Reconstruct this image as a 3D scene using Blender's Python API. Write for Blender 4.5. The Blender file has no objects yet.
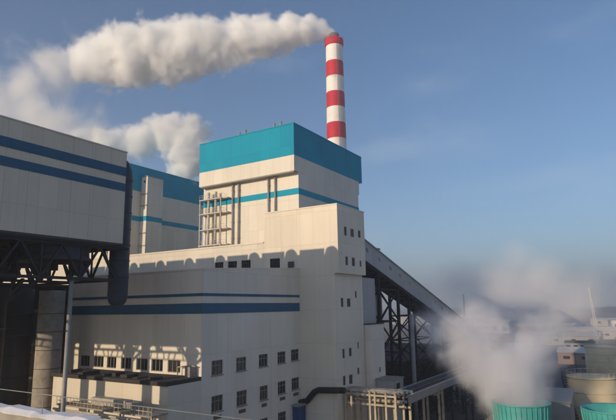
import bpy, bmesh, math, random
from mathutils import Vector, Matrix
random.seed(7)
sc = bpy.context.scene
col = sc.collection
R = math.radians
# ------------------------------------------------------------------ camera
# World frame: X runs along the sunlit fronts, Y runs away along the shaded sides, Z up, ground at 0.
cam_d = bpy.data.cameras.new('camera')
cam = bpy.data.objects.new('camera', cam_d); col.objects.link(cam)
cam.matrix_world = Matrix(((0.847405, 0.109629, 0.519505, 0.0),
                           (0.530715, -0.146039, -0.834873, 0.0),
                           (-0.015658, 0.983186, -0.181937, 32.0),
                           (0, 0, 0, 1)))
cam_d.sensor_width = 36.0; cam_d.lens = 526.0 / 616.0 * 36.0
cam_d.clip_start = 0.5; cam_d.clip_end = 20000
sc.camera = cam
# ------------------------------------------------------------------ sky, sun, exposure
SUN_AZ, SUN_EL = R(17.7), R(14.0)            # sun stands behind the viewer, a little to the left, low
sun_dir = Vector((-math.sin(SUN_AZ) * math.cos(SUN_EL), -math.cos(SUN_AZ) * math.cos(SUN_EL), math.sin(SUN_EL)))
world = bpy.data.worlds.new('World'); sc.world = world; world.use_nodes = True
wn = world.node_tree.nodes; wl = world.node_tree.links
bg = wn['Background']
sky = wn.new('ShaderNodeTexSky'); sky.sky_type = 'NISHITA'; sky.sun_disc = False
sky.sun_elevation = SUN_EL; sky.sun_rotation = math.atan2(sun_dir.x, sun_dir.y)
sky.altitude = 200; sky.air_density = 1.0; sky.dust_density = 0.0; sky.ozone_density = 3.6
# faint high cirrus drawn by noise on the sky direction, over the whole dome
tc = wn.new('ShaderNodeTexCoord'); mp = wn.new('ShaderNodeMapping'); mp.inputs['Scale'].default_value = (2.2, 2.2, 7.0); mp.inputs['Rotation'].default_value = (0.25, -0.3, 0.5); mp.inputs['Location'].default_value = (0.35, 0.6, 0.0)
cn = wn.new('ShaderNodeTexNoise'); cn.inputs['Scale'].default_value = 1.3; cn.inputs['Detail'].default_value = 6.0; cn.inputs['Roughness'].default_value = 0.55
cm = wn.new('ShaderNodeMapRange'); cm.inputs['From Min'].default_value = 0.50; cm.inputs['From Max'].default_value = 0.85; cm.inputs['To Max'].default_value = 0.28; cm.interpolation_type = 'SMOOTHSTEP'
cx = wn.new('ShaderNodeMix'); cx.data_type = 'RGBA'; cx.inputs[7].default_value = (5.2, 5.8, 6.4, 1)
wl.new(tc.outputs['Generated'], mp.inputs[0]); wl.new(mp.outputs[0], cn.inputs['Vector']); wl.new(cn.outputs[0], cm.inputs[0]); wl.new(cm.outputs[0], cx.inputs[0]); wl.new(sky.outputs[0], cx.inputs[6])
wl.new(cx.outputs[2], bg.inputs[0]); bg.inputs[1].default_value = 0.122
sun_d = bpy.data.lights.new('sun', 'SUN'); sun_d.energy = 4.7; sun_d.angle = R(0.5); sun_d.color = (1.0, 0.79, 0.54)
sun = bpy.data.objects.new('sun', sun_d); col.objects.link(sun)
sun.rotation_euler = sun_dir.to_track_quat('Z', 'Y').to_euler(); sun.location = (-60, -150, 200)
sc.view_settings.view_transform = 'Standard'; sc.view_settings.look = 'None'
sc.view_settings.gamma = 1.0; sc.view_settings.use_curve_mapping = False
sc.view_settings.exposure = 0.08
sc.render.engine = 'CYCLES'
cy = sc.cycles
cy.use_denoising = True; cy.max_bounces = 24; cy.diffuse_bounces = 3; cy.glossy_bounces = 3
cy.transmission_bounces = 4; cy.transparent_max_bounces = 8; cy.volume_bounces = 22
cy.volume_step_rate = 1.0; cy.volume_max_steps = 256
cy.use_adaptive_sampling = True; cy.adaptive_threshold = 0.035

# ------------------------------------------------------------------ material helpers
def new_mat(name):
    m = bpy.data.materials.new(name); m.use_nodes = True
    nt = m.node_tree; b = nt.nodes['Principled BSDF']
    return m, nt, b
def N(nt, t, **kw):
    n = nt.nodes.new(t)
    for k, v in kw.items():
        if k.startswith('_'): setattr(n, k[1:], v)
        else: n.inputs[k].default_value = v
    return n
def math_n(nt, op, a, b=None, c=None):
    n = nt.nodes.new('ShaderNodeMath'); n.operation = op
    for i, v in enumerate((a, b, c)):
        if v is None: continue
        if isinstance(v, (int, float)): n.inputs[i].default_value = v
        else: nt.links.new(v, n.inputs[i])
    return n.outputs[0]
def vary(c, k): return (c[0] * k, c[1] * k, c[2] * k, 1)
def clad(name, c, pitch=1.1, amp=0.13, rough=0.55, streak=0.30, tint=(0.75, 0.62, 0.48), bump=0.25, spec=0.35, panel=0.09):
    """ribbed sheet cladding: vertical ribs, sheet-to-sheet shade, dirt streaks"""
    m, nt, b = new_mat(name); L = nt.links
    g = N(nt, 'ShaderNodeNewGeometry'); s = N(nt, 'ShaderNodeSeparateXYZ'); L.new(g.outputs['Position'], s.inputs[0])
    h = math_n(nt, 'ADD', s.outputs[0], s.outputs[1]); z = s.outputs[2]
    # sheet number -> shade
    sheet = math_n(nt, 'FLOOR', math_n(nt, 'DIVIDE', h, pitch * 2.7)); row = math_n(nt, 'FLOOR', math_n(nt, 'DIVIDE', z, 6.3))
    cv = N(nt, 'ShaderNodeCombineXYZ'); L.new(sheet, cv.inputs[0]); L.new(row, cv.inputs[1])
    wnz = N(nt, 'ShaderNodeTexWhiteNoise'); L.new(cv.outputs[0], wnz.inputs[0])
    # streaks running down, large mottling
    cs = N(nt, 'ShaderNodeCombineXYZ'); L.new(math_n(nt, 'MULTIPLY', h, 1.6), cs.inputs[0]); L.new(math_n(nt, 'MULTIPLY', z, 0.09), cs.inputs[2])
    n1 = N(nt, 'ShaderNodeTexNoise', Scale=0.55, Detail=5.0, Roughness=0.6); L.new(cs.outputs[0], n1.inputs['Vector'])
    n2 = N(nt, 'ShaderNodeTexNoise', Scale=0.09, Detail=4.0); L.new(g.outputs['Position'], n2.inputs['Vector'])
    mr = N(nt, 'ShaderNodeMapRange', **{'From Min': 0.48, 'From Max': 0.78}); L.new(n1.outputs[0], mr.inputs[0])
    val = math_n(nt, 'ADD', math_n(nt, 'MULTIPLY', wnz.outputs[0], panel), math_n(nt, 'MULTIPLY', n2.outputs[0], amp * 2))
    val = math_n(nt, 'ADD', val, 1.0 - panel * 0.5 - amp)
    hsv = N(nt, 'ShaderNodeHueSaturation', Color=(*c, 1)); L.new(val, hsv.inputs['Value'])
    mx = N(nt, 'ShaderNodeMix', _data_type='RGBA', _blend_type='MULTIPLY')
    L.new(math_n(nt, 'MULTIPLY', mr.outputs[0], streak), mx.inputs['Factor']); L.new(hsv.outputs[0], mx.inputs[6]); mx.inputs[7].default_value = (*tint, 1)
    # grime caught in the sheet joints
    jv = N(nt, 'ShaderNodeMapRange', **{'From Min': 0.04, 'From Max': 0.12}); L.new(math_n(nt, 'PINGPONG', h, pitch * 1.35), jv.inputs[0])
    jz = N(nt, 'ShaderNodeMapRange', **{'From Min': 0.04, 'From Max': 0.14}); L.new(math_n(nt, 'PINGPONG', z, 3.15), jz.inputs[0])
    jm = math_n(nt, 'MULTIPLY', math_n(nt, 'SUBTRACT', 1.0, math_n(nt, 'MINIMUM', jv.outputs[0], jz.outputs[0])), math_n(nt, 'MULTIPLY', n1.outputs[0], 0.26))
    mj = N(nt, 'ShaderNodeMix', _data_type='RGBA', _blend_type='MULTIPLY'); L.new(jm, mj.inputs['Factor']); L.new(mx.outputs[2], mj.inputs[6]); mj.inputs[7].default_value = (0.5, 0.46, 0.42, 1)
    L.new(mj.outputs[2], b.inputs['Base Color'])
    # ribs + horizontal sheet laps
    rib = math_n(nt, 'PINGPONG', h, pitch * 0.5)
    rb = N(nt, 'ShaderNodeMapRange', **{'From Min': pitch * 0.10, 'From Max': pitch * 0.22}); L.new(rib, rb.inputs[0])
    lap = math_n(nt, 'PINGPONG', z, 3.15); lp = N(nt, 'ShaderNodeMapRange', **{'From Min': 0.0, 'From Max': 0.10}); L.new(lap, lp.inputs[0])
    hh = math_n(nt, 'ADD', math_n(nt, 'ADD', rb.outputs[0], lp.outputs[0]), math_n(nt, 'MULTIPLY', n2.outputs[0], 1.5))
    bp = N(nt, 'ShaderNodeBump', Strength=bump, Distance=0.06); L.new(hh, bp.inputs['Height']); L.new(bp.outputs[0], b.inputs['Normal'])
    b.inputs['Roughness'].default_value = rough; b.inputs['Specular IOR Level'].default_value = spec
    return m
def paint(name, c, rough=0.6, amp=0.25, scale=0.8, metal=0.0, rust=None, bump=0.15, spec=0.4):
    m, nt, b = new_mat(name); L = nt.links
    g = N(nt, 'ShaderNodeNewGeometry')
    n = N(nt, 'ShaderNodeTexNoise', Scale=scale, Detail=7.0, Roughness=0.62); L.new(g.outputs['Position'], n.inputs['Vector'])
    cr = N(nt, 'ShaderNodeValToRGB'); L.new(n.outputs[0], cr.inputs[0])
    cr.color_ramp.elements[0].position = 0.25; cr.color_ramp.elements[0].color = vary(c, 1 - amp)
    cr.color_ramp.elements[1].position = 0.75; cr.color_ramp.elements[1].color = vary(c, 1 + amp * 0.6)
    out = cr.outputs[0]
    if rust:
        n2 = N(nt, 'ShaderNodeTexNoise', Scale=scale * 0.6, Detail=8.0, Roughness=0.7); L.new(g.outputs['Position'], n2.inputs['Vector'])
        mr = N(nt, 'ShaderNodeMapRange', **{'From Min': 0.56, 'From Max': 0.66}); L.new(n2.outputs[0], mr.inputs[0])
        mx = N(nt, 'ShaderNodeMix', _data_type='RGBA'); L.new(mr.outputs[0], mx.inputs['Factor']); L.new(out, mx.inputs[6]); mx.inputs[7].default_value = (*rust, 1)
        out = mx.outputs[2]
    L.new(out, b.inputs['Base Color'])
    bp = N(nt, 'ShaderNodeBump', Strength=bump, Distance=0.05); L.new(n.outputs[0], bp.inputs['Height']); L.new(bp.outputs[0], b.inputs['Normal'])
    b.inputs['Roughness'].default_value = rough; b.inputs['Metallic'].default_value = metal; b.inputs['Specular IOR Level'].default_value = spec
    return m
M = {}
M['cream'] = clad('cream_cladding', (0.70, 0.645, 0.55))
M['bay'] = clad('cream_render', (0.70, 0.635, 0.53), pitch=1.5, bump=0.15, streak=0.22)
M['low'] = clad('pale_cladding', (0.78, 0.71, 0.61), pitch=1.3, bump=0.18, streak=0.26)
M['tower'] = clad('pale_tower_cladding', (0.75, 0.67, 0.55), pitch=1.4, bump=0.15, streak=0.24)
M['wind'] = clad('grey_windwall_sheet', (0.70, 0.62, 0.49), pitch=0.9, bump=0.22, streak=0.14, panel=0.06)
M['teal'] = clad('turquoise_cladding', (0.009, 0.29, 0.435), pitch=1.1, streak=0.10, tint=(0.8, 0.8, 0.8), rough=0.65, spec=0.12)
M['blue'] = clad('blue_stripe_sheet', (0.018, 0.105, 0.205), pitch=0.9, streak=0.12, tint=(0.8, 0.8, 0.8), rough=0.5)
M['galv'] = clad('grey_gallery_sheet', (0.40, 0.40, 0.39), pitch=0.9, streak=0.2, bump=0.25)
M['roof'] = paint('roof_felt', (0.05, 0.047, 0.045), rough=0.9, scale=0.5)
M['trim'] = paint('weathered_trim', (0.30, 0.28, 0.25), rough=0.7)
M['dark_trim'] = paint('dark_trim', (0.06, 0.055, 0.05), rough=0.7)
M['concrete'] = paint('concrete', (0.36, 0.32, 0.27), rough=0.9, scale=0.9, amp=0.3, rust=(0.22, 0.19, 0.15))
M['steel'] = paint('dark_steel', (0.014, 0.014, 0.018), rough=0.6, scale=1.5, rust=(0.022, 0.014, 0.010))
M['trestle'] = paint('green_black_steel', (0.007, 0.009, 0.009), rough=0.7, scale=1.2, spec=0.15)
M['duct'] = paint('grey_blue_duct_paint', (0.035, 0.050, 0.075), rough=0.55, scale=0.6, amp=0.3)
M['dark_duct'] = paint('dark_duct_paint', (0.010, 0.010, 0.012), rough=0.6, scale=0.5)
M['dark_wall'] = clad('dark_shade_cladding', (0.010, 0.009, 0.008), pitch=1.3, rough=0.8, spec=0.1)  # near-black stands in for deep shade on the hall wall; coal shed shares it
M['rack'] = paint('yellowed_steel_paint', (0.52, 0.44, 0.32), rough=0.6, scale=1.1, amp=0.3, rust=(0.16, 0.09, 0.05))
M['pipe'] = paint('pipe_lagging', (0.50, 0.46, 0.40), rough=0.5, scale=1.5, amp=0.3)
M['greypipe'] = paint('grey_pipe', (0.30, 0.29, 0.28), rough=0.5)
M['white'] = paint('white_chimney_paint', (0.78, 0.74, 0.70), rough=0.6, scale=0.15, amp=0.12, rust=(0.58, 0.54, 0.50))
M['red'] = paint('red_chimney_paint', (0.50, 0.012, 0.022), rough=0.6, scale=0.15, amp=0.25, rust=(0.34, 0.018, 0.02), spec=0.2)
M['soot'] = paint('sooty_liner', (0.13, 0.12, 0.12), rough=0.8)
M['fan'] = paint('green_fibreglass', (0.075, 0.40, 0.38), rough=0.45, scale=0.4, amp=0.18)
M['tank'] = paint('cream_tank_paint', (0.66, 0.55, 0.36), rough=0.55, scale=0.3, amp=0.12, rust=(0.5, 0.38, 0.24))
M['snow'] = paint('old_snow', (0.74, 0.74, 0.78), rough=0.85, scale=2.2, amp=0.18, bump=0.6)
M['door'] = paint('blue_door_paint', (0.02, 0.07, 0.20), rough=0.5)
M['frame'] = paint('window_frame_paint', (0.20, 0.19, 0.175), rough=0.6)
M['shed'] = clad('shed_sheet', (0.34, 0.33, 0.33), pitch=2.0, streak=0.2)
M['pale_roof'] = paint('pale_sheet_roof', (0.62, 0.58, 0.54), rough=0.6, scale=0.05)
M['brickish'] = clad('brown_wall', (0.28, 0.19, 0.15), pitch=2.5)
m, nt, b = new_mat('window_glass'); M['glass'] = m
oi = N(nt, 'ShaderNodeObjectInfo'); cr = N(nt, 'ShaderNodeValToRGB'); nt.links.new(oi.outputs['Random'], cr.inputs[0]); nt.links.new(cr.outputs[0], b.inputs['Base Color'])
cr.color_ramp.elements[0].color = (0.008, 0.009, 0.012, 1); cr.color_ramp.elements[1].color = (0.075, 0.07, 0.062, 1); cr.color_ramp.elements[1].position = 0.97
k = cr.color_ramp.elements.new(0.6); k.color = (0.016, 0.018, 0.022, 1)
b.inputs['Roughness'].default_value = 0.12; b.inputs['Specular IOR Level'].default_value = 0.5
# bare winter ground: trampled earth with old snow and dark coal dust
m, nt, b = new_mat('yard_earth'); M['ground'] = m; L = nt.links
g = N(nt, 'ShaderNodeNewGeometry')
na = N(nt, 'ShaderNodeTexNoise', Scale=0.035, Detail=8.0, Roughness=0.62); L.new(g.outputs['Position'], na.inputs['Vector'])
nb = N(nt, 'ShaderNodeTexNoise', Scale=0.5, Detail=8.0, Roughness=0.65); L.new(g.outputs['Position'], nb.inputs['Vector'])
cr = N(nt, 'ShaderNodeValToRGB'); L.new(na.outputs[0], cr.inputs[0]); e = cr.color_ramp.elements
e[0].position = 0.33; e[0].color = (0.030, 0.026, 0.024, 1); e[1].position = 0.72; e[1].color = (0.17, 0.135, 0.105, 1)
k = cr.color_ramp.elements.new(0.5); k.color = (0.085, 0.066, 0.052, 1)
mr = N(nt, 'ShaderNodeMapRange', **{'From Min': 0.60, 'From Max': 0.68}); L.new(nb.outputs[0], mr.inputs[0])
mx = N(nt, 'ShaderNodeMix', _data_type='RGBA'); L.new(math_n(nt, 'MULTIPLY', mr.outputs[0], 0.6), mx.inputs['Factor']); L.new(cr.outputs[0], mx.inputs[6]); mx.inputs[7].default_value = (0.48, 0.47, 0.48, 1)
L.new(mx.outputs[2], b.inputs['Base Color']); b.inputs['Roughness'].default_value = 0.95
bp = N(nt, 'ShaderNodeBump', Strength=0.6, Distance=0.3); L.new(nb.outputs[0], bp.inputs['Height']); L.new(bp.outputs[0], b.inputs['Normal'])
M['field'] = paint('snow_dusted_field', (0.22, 0.185, 0.16), rough=0.95, scale=0.016, amp=0.5, rust=(0.46, 0.45, 0.46))
M['road'] = paint('worn_road', (0.055, 0.052, 0.05), rough=0.9, scale=0.3)
M['hill'] = paint('bare_woods', (0.13, 0.095, 0.08), rough=0.95, scale=0.02, amp=0.4)
# ------------------------------------------------------------------ mesh helpers
ORG = {}
class MB:
    def __init__(s): s.v = []; s.f = []; s.smooth = []
    def quad(s, a, b, c, d):
        i = len(s.v); s.v += [tuple(a), tuple(b), tuple(c), tuple(d)]; s.f.append((i, i + 1, i + 2, i + 3)); s.smooth.append(False); return s
    def box(s, x0, x1, y0, y1, z0, z1):
        i = len(s.v)
        s.v += [(x0, y0, z0), (x1, y0, z0), (x1, y1, z0), (x0, y1, z0), (x0, y0, z1), (x1, y0, z1), (x1, y1, z1), (x0, y1, z1)]
        for q in ((0, 3, 2, 1), (4, 5, 6, 7), (0, 1, 5, 4), (1, 2, 6, 5), (2, 3, 7, 6), (3, 0, 4, 7)): s.f.append(tuple(i + k for k in q)); s.smooth.append(False)
        return s
    def hexa(s, p):   # eight points ordered as in box
        i = len(s.v); s.v += [tuple(q) for q in p]
        for q in ((0, 3, 2, 1), (4, 5, 6, 7), (0, 1, 5, 4), (1, 2, 6, 5), (2, 3, 7, 6), (3, 0, 4, 7)): s.f.append(tuple(i + k for k in q)); s.smooth.append(False)
        return s
    def bar(s, a, b, w, h=None):   # square bar between two points
        a = Vector(a); b = Vector(b); d = (b - a).normalized(); h = h or w
        up = Vector((0, 0, 1)) if abs(d.z) < 0.95 else Vector((1, 0, 0))
        x = d.cross(up).normalized() * (w / 2); y = x.cross(d).normalized() * (h / 2)
        p = [a - x - y, a + x - y, b + x - y, b - x - y, a - x + y, a + x + y, b + x + y, b - x + y]
        return s.hexa(p)
    def tube(s, pts, r, n=12, cap=True):
        pts = [Vector(p) for p in pts]; rs = r if isinstance(r, (list, tuple)) else [r] * len(pts)
        i0 = len(s.v); prev = None
        for k, p in enumerate(pts):
            d = (pts[min(k + 1, len(pts) - 1)] - pts[max(k - 1, 0)]).normalized()
            if prev is None:
                x = d.cross(Vector((0, 0, 1)) if abs(d.z) < 0.9 else Vector((1, 0, 0))).normalized()
            else:
                x = (prev - d * prev.dot(d)).normalized()
            prev = x; y = d.cross(x)
            for j in range(n):
                a = 2 * math.pi * j / n; q = p + (x * math.cos(a) + y * math.sin(a)) * rs[k]; s.v.append(tuple(q))
        for k in range(len(pts) - 1):
            for j in range(n):
                a = i0 + k * n + j; b_ = i0 + k * n + (j + 1) % n
                s.f.append((a, b_, b_ + n, a + n)); s.smooth.append(True)
        if cap:
            s.f.append(tuple(i0 + j for j in reversed(range(n)))); s.smooth.append(False)
            s.f.append(tuple(i0 + (len(pts) - 1) * n + j for j in range(n))); s.smooth.append(False)
        return s
    def lathe(s, c, prof, n=32, close=False):   # prof: (r, z) list
        i0 = len(s.v)
        for r, z in prof:
            for j in range(n):
                a = 2 * math.pi * j / n; s.v.append((c[0] + r * math.cos(a), c[1] + r * math.sin(a), c[2] + z))
        for k in range(len(prof) - 1):
            for j in range(n):
                a = i0 + k * n + j; b_ = i0 + k * n + (j + 1) % n
                s.f.append((a, b_, b_ + n, a + n)); s.smooth.append(True)
        if close:
            s.f.append(tuple(i0 + j for j in reversed(range(n)))); s.smooth.append(False)
            s.f.append(tuple(i0 + (len(prof) - 1) * n + j for j in range(n))); s.smooth.append(False)
        return s
    def wall(s, plane, at, u0, u1, z0, z1, holes=(), depth=0.3):
        """rectangle on plane X=at ('R', faces +X, u=y) or Y=at ('F', faces -Y, u=x) with recessed openings"""
        us = sorted({u0, u1} | {h[0] for h in holes} | {h[1] for h in holes}); zs = sorted({z0, z1} | {h[2] for h in holes} | {h[3] for h in holes})
        P = (lambda u, z, d=0: (at - d, u, z)) if plane == 'R' else (lambda u, z, d=0: (u, at + d, z))
        inside = lambda u, z: any(h[0] < u < h[1] and h[2] < z < h[3] for h in holes)
        for a, b_ in zip(us, us[1:]):
            for c, d in zip(zs, zs[1:]):
                if not inside((a + b_) / 2, (c + d) / 2): s.quad(P(a, c), P(b_, c), P(b_, d), P(a, d))
        for a, b_, c, d in holes:
            s.quad(P(a, c), P(a, d), P(a, d, depth), P(a, c, depth)); s.quad(P(b_, d), P(b_, c), P(b_, c, depth), P(b_, d, depth))
            s.quad(P(b_, c), P(a, c), P(a, c, depth), P(b_, c, depth)); s.quad(P(a, d), P(b_, d), P(b_, d, depth), P(a, d, depth))
        return s
    def mesh(s, name, off=(0, 0, 0)):
        me = bpy.data.meshes.new(name)
        me.from_pydata([(x - off[0], y - off[1], z - off[2]) for x, y, z in s.v], [], s.f)
        me.polygons.foreach_set('use_smooth', s.smooth); me.update()
        return me
    def build(s, name, mat, parent=None):
        off = ORG[parent.name] if parent else (0, 0, 0)
        o = bpy.data.objects.new(name, s.mesh(name, off)); col.objects.link(o)
        o.data.materials.append(M[mat] if isinstance(mat, str) else mat)
        if parent: o.parent = parent
        ORG[o.name] = off
        return o
def tag(o, label=None, cat=None, group=None, kind=None):
    for k, v in (('label', label), ('category', cat), ('group', group), ('kind', kind)):
        if v: o[k] = v
    return o
def thing(name, loc, label, cat, group=None):
    o = bpy.data.objects.new(name, None); col.objects.link(o); o.location = loc; o.empty_display_size = 0.5
    ORG[o.name] = tuple(loc); return tag(o, label, cat, group)
def place(name, me, loc, parent):
    o = bpy.data.objects.new(name, me); col.objects.link(o); off = ORG[parent.name] if parent else (0, 0, 0)
    # sub-parts of a placed piece sit in its own frame
    o.location = (loc[0] - off[0], loc[1] - off[1], loc[2] - off[2]); o.parent = parent; ORG[o.name] = tuple(loc)
    return o
CACHE = {}
def win(parent, plane, at, h, nx=3, ny=2, bar=0.09, depth=0.22, name='window', frame='frame', sill=False):
    """window in opening h=(u0,u1,z0,z1): frame with glazing bars, pane as a sub-part"""
    w, hh = round(h[1] - h[0], 3), round(h[3] - h[2], 3); key = (plane, w, hh, nx, ny, frame, sill)
    if key not in CACHE:
        P = (lambda m, u0, u1, z0, z1, d0, d1: m.box(-d1, -d0, u0, u1, z0, z1)) if plane == 'R' else (lambda m, u0, u1, z0, z1, d0, d1: m.box(u0, u1, d0, d1, z0, z1))
        f = MB(); t = 0.11
        P(f, 0, w, 0, t, depth - 0.1, depth); P(f, 0, w, hh - t, hh, depth - 0.1, depth)
        P(f, 0, t, t, hh - t, depth - 0.1, depth); P(f, w - t, w, t, hh - t, depth - 0.1, depth)
        for i in range(1, nx): P(f, w * i / nx - bar / 2, w * i / nx + bar / 2, t, hh - t, depth - 0.09, depth)
        for i in range(1, ny): P(f, t, w - t, hh * i / ny - bar / 2 + 0.15 * hh, hh * i / ny + bar / 2 + 0.15 * hh, depth - 0.08, depth)
        p = MB(); P(p, 0, w, 0, hh, depth + 0.003, depth + 0.03)
        sl = MB(); P(sl, -0.12, w + 0.12, -0.14, -0.003, -0.14, 0.15)
        fm = f.mesh('window_frame'); fm.materials.append(M[frame]); pm = p.mesh('pane'); pm.materials.append(M['glass'])
        sm = sl.mesh('sill'); sm.materials.append(M['trim']); CACHE[key] = (fm, pm, sm)
    fm, pm, sm = CACHE[key]
    loc = (at, h[0], h[2]) if plane == 'R' else (h[0], at, h[2])
    o = place(name, fm, loc, parent); place('pane', pm, loc, o)
    if sill: place('sill', sm, loc, o)
    return o
def copy_tree(o, parent=None):
    c = o.copy(); col.objects.link(c); c.parent = parent; ORG[c.name] = ORG.get(o.name, (0, 0, 0))
    for ch in [x for x in bpy.data.objects if x.parent == o]: copy_tree(ch, c)
    return c

# ------------------------------------------------------------------ setting: ground, roads, far woods
gm = MB(); gm.quad((-6000, -1500, 0), (6000, -1500, 0), (6000, 6000, 0), (-6000, 6000, 0))
tag(gm.build('ground', 'field'), 'pale snow dusted winter plain round the works', 'ground', kind='structure')
ym_ = MB(); ym_.quad((-320, -200, 0.004), (40, -200, 0.004), (40, 300, 0.004), (-320, 300, 0.004))
tag(ym_.build('yard', 'ground'), 'dark trampled works yard of earth and coal dust', 'yard', kind='structure')
rm = MB(); rm.quad((-36, 20, 0.008), (-28, 20, 0.008), (-28, 420, 0.008), (-36, 420, 0.008)); rm.quad((-300, 250, 0.012), (200, 250, 0.012), (200, 258, 0.012), (-300, 258, 0.012))
tag(rm.build('road', 'road'), 'dark works road running past the buildings', 'road', kind='structure')
def ridge(name, x0, x1, y, h, seed, mat, label):
    rnd = random.Random(seed); mb = MB(); n = 90; prev = None
    for i in range(n + 1):
        t = i / n; x = x0 + (x1 - x0) * t
        e = min(1, t * 6, (1 - t) * 6); zz = h * e * (0.75 + 0.16 * math.sin(t * 17 + seed) + 0.09 * math.sin(t * 51) + 0.10 * rnd.random())
        if prev:
            px, pz = prev
            mb.quad((px, y, -0.5), (x, y, -0.5), (x, y + 60, zz * 0.8), (px, y + 60, pz * 0.8)); mb.quad((px, y + 60, pz * 0.8), (x, y + 60, zz * 0.8), (x, y + 200, zz), (px, y + 200, pz))
            mb.quad((px, y + 200, pz), (x, y + 200, zz), (x, y + 420, -0.5), (px, y + 420, -0.5))
        prev = (x, zz)
    return tag(mb.build(name, mat), label, 'hill', kind='structure')
ridge('hills', -270, 1900, 1900, 62, 3, 'hill', 'low brown wooded rise on the horizon behind the tanks')

# ------------------------------------------------------------------ boiler house (unit one), then its twin
def boiler(label, extra):
    X0, X1 = -94.6, -64.9
    t = thing('boiler_house', (-80, 116, 0), label, 'power plant', 'the twin boiler houses')
    lo = MB().box(X0, X1, 100.3, 131.3, 40, 63.2); lo.build('wall', 'cream', t)
    up = MB().box(X0, X1, 98.5, 132.0, 63.2, 67.0); up.build('fascia', 'cream', t)
    te = MB().box(X0 - 0.03, X1 + 0.03, 98.47, 134.0, 67.0, 74.6); top = te.build('roof_band', 'teal', t)
    cap = MB().box(X0 - 0.1, X1 + 0.1, 98.37, 134.1, 74.603, 74.85); cap.build('roof_cap', 'teal', top)
    # one stripe wrapped round the lower wall
    s = MB().box(X0 - 0.06, X1 + 0.06, 100.24, 131.36, 57.95, 59.4); s.build('stripe', 'teal', t)
    sf = MB().box(X0 + 0.3, X1 - 0.2, 98.62, 100.28, 62.95, 63.197); sf.build('soffit_beam', 'trim', t)
    for x in (-84.4, -82.5, -73.3):
        MB().tube([(x, 99.85, 45), (x, 99.85, 62.9)], 0.22, 10).build('downpipe', 'greypipe', t)
    MB().tube([(-71.3, 99.85, 52.5), (-71.3, 99.85, 62.9)], 0.22, 10).build('downpipe', 'greypipe', t)
    for z in (49.0, 53.0, 57.3, 61.0):     # pipe brackets
        for x in (-84.4, -82.5, -73.3): MB().box(x - 0.32, x + 0.32, 99.7, 100.2, z, z + 0.18).build('bracket', 'trim', t)
    # outside stair platforms with rails and posts
    for k, z in enumerate((47.6, 51.6, 55.7, 59.4)):
        p = MB().box(-94.4, -87.0, 98.4, 100.2, z, z + 0.28).box(-87.0, -85.2, 98.9, 100.2, z + 0.02, z + 0.22).build('platform', 'pipe', t)
        rl = MB()
        for zz in (0.6, 1.1): rl.bar((-94.3, 98.45, z + 0.28 + zz), (-87.1, 98.45, z + 0.28 + zz), 0.05)
        for i in range(8): rl.bar((-94.3 + i * 1.03, 98.45, z + 0.28), (-94.3 + i * 1.03, 98.45, z + 1.4), 0.05)
        rl.bar((-87.1, 98.45, z + 1.4), (-87.1, 100.1, z + 1.4), 0.05)
        rl.build('railing', 'pipe', p)
    for x in (-91.6, -89.2): MB().tube([(x, 99.0, 45), (x, 99.0, 61.4)], [0.34, 0.34], 10).build('riser_pipe', 'pipe', t)
    for x in (-94.2, -87.2): MB().box(x - 0.12, x + 0.12, 98.5, 98.74, 45, 59.4).build('stair_post', 'pipe', t)
    MB().tube([(-77.4, 99.9, 46.2), (-77.4, 98.9, 46.4), (-77.7, 98.6, 47.2)], 0.16, 8).build('vent_pipe', 'steel', t)
    # vent pipes on the roof
    for x, y, h in extra: MB().tube([(x, y, 74.8), (x, y, 74.85 + h)], [0.32, 0.32], 10).build('roof_vent', 'greypipe', t)
    return t
b1 = boiler('bright cream boiler house with turquoise roof band and outside stairs in front of the chimney', [(-84.1, 102, 2.1), (-82.1, 102, 2.5), (-73.0, 102, 2.3), (-71.0, 102, 2.5), (-68.0, 102, 1.2), (-69.2, 101.4, 0.9)])
b2 = copy_tree(b1); b2['label'] = 'second boiler house half hidden behind the grey striped wind wall, steam on its roof'
b2.location.x -= 59.4
st = thing('stair_tower', (-124, 106, 45), 'slim sunlit cream stair shaft on the side of the second boiler house', 'tower')
MB().box(-124.2, -121.6, 104.8, 110.9, 40, 71.4).build('wall', 'cream', st)
MB().box(-124.23, -121.55, 104.75, 110.95, 57.95, 59.4).build('stripe', 'teal', st)
MB().box(-124.3, -121.5, 104.7, 111.0, 71.403, 71.7).build('roof', 'trim', st)
for z in (50.5, 54.2, 62.5, 66.0): MB().box(-129.4, -121.4, 104.55, 104.79, z, z + 0.22).build('ledge', 'trim', st)
MB().box(-129.3, -127.9, 104.6, 106, 40, 66.2).build('pier', 'cream', st)
MB().box(-123.2, -122.6, 104.73, 104.797, 69.6, 70.3).build('vent', 'dark_trim', st)

# ------------------------------------------------------------------ bunker bay along the boiler fronts, transfer tower at its end
bw = [(-78.6, -76.2), (-74.9, -72.4), (-71.2, -68.7)]
bay = thing('bunker_bay', (-130, 93, 0), 'long cream bunker bay below the boiler houses, its top edge in sun', 'building')
holes = [(a, b_, 40.1, 42.0) for a, b_ in bw]
w = MB().wall('F', 87.3, -210, -65.2, 0, 45.2, holes); w.quad((-210, 99, 45.2), (-210, 87.3, 45.2), (-65.2, 87.3, 45.2), (-65.2, 99, 45.2)); w.quad((-210, 99, 0), (-210, 87.3, 0), (-210, 87.3, 45.2), (-210, 99, 45.2)); w.quad((-65.2, 99, 0), (-210, 99, 0), (-210, 99, 45.2), (-65.2, 99, 45.2))
w.build('wall', 'bay', bay)
MB().box(-210.1, -65.25, 87.18, 87.6, 45.203, 45.55).build('coping', 'bay', bay)
for h in holes: win(bay, 'F', 87.3, h, 4, 2, frame='dark_trim')
tw = thing('transfer_tower', (-57, 93, 0), 'tall cream tower with rows of small windows where the conveyor comes in', 'tower')
fh = [(-63.7, -61.2, 39.9, 41.9)]
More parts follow.
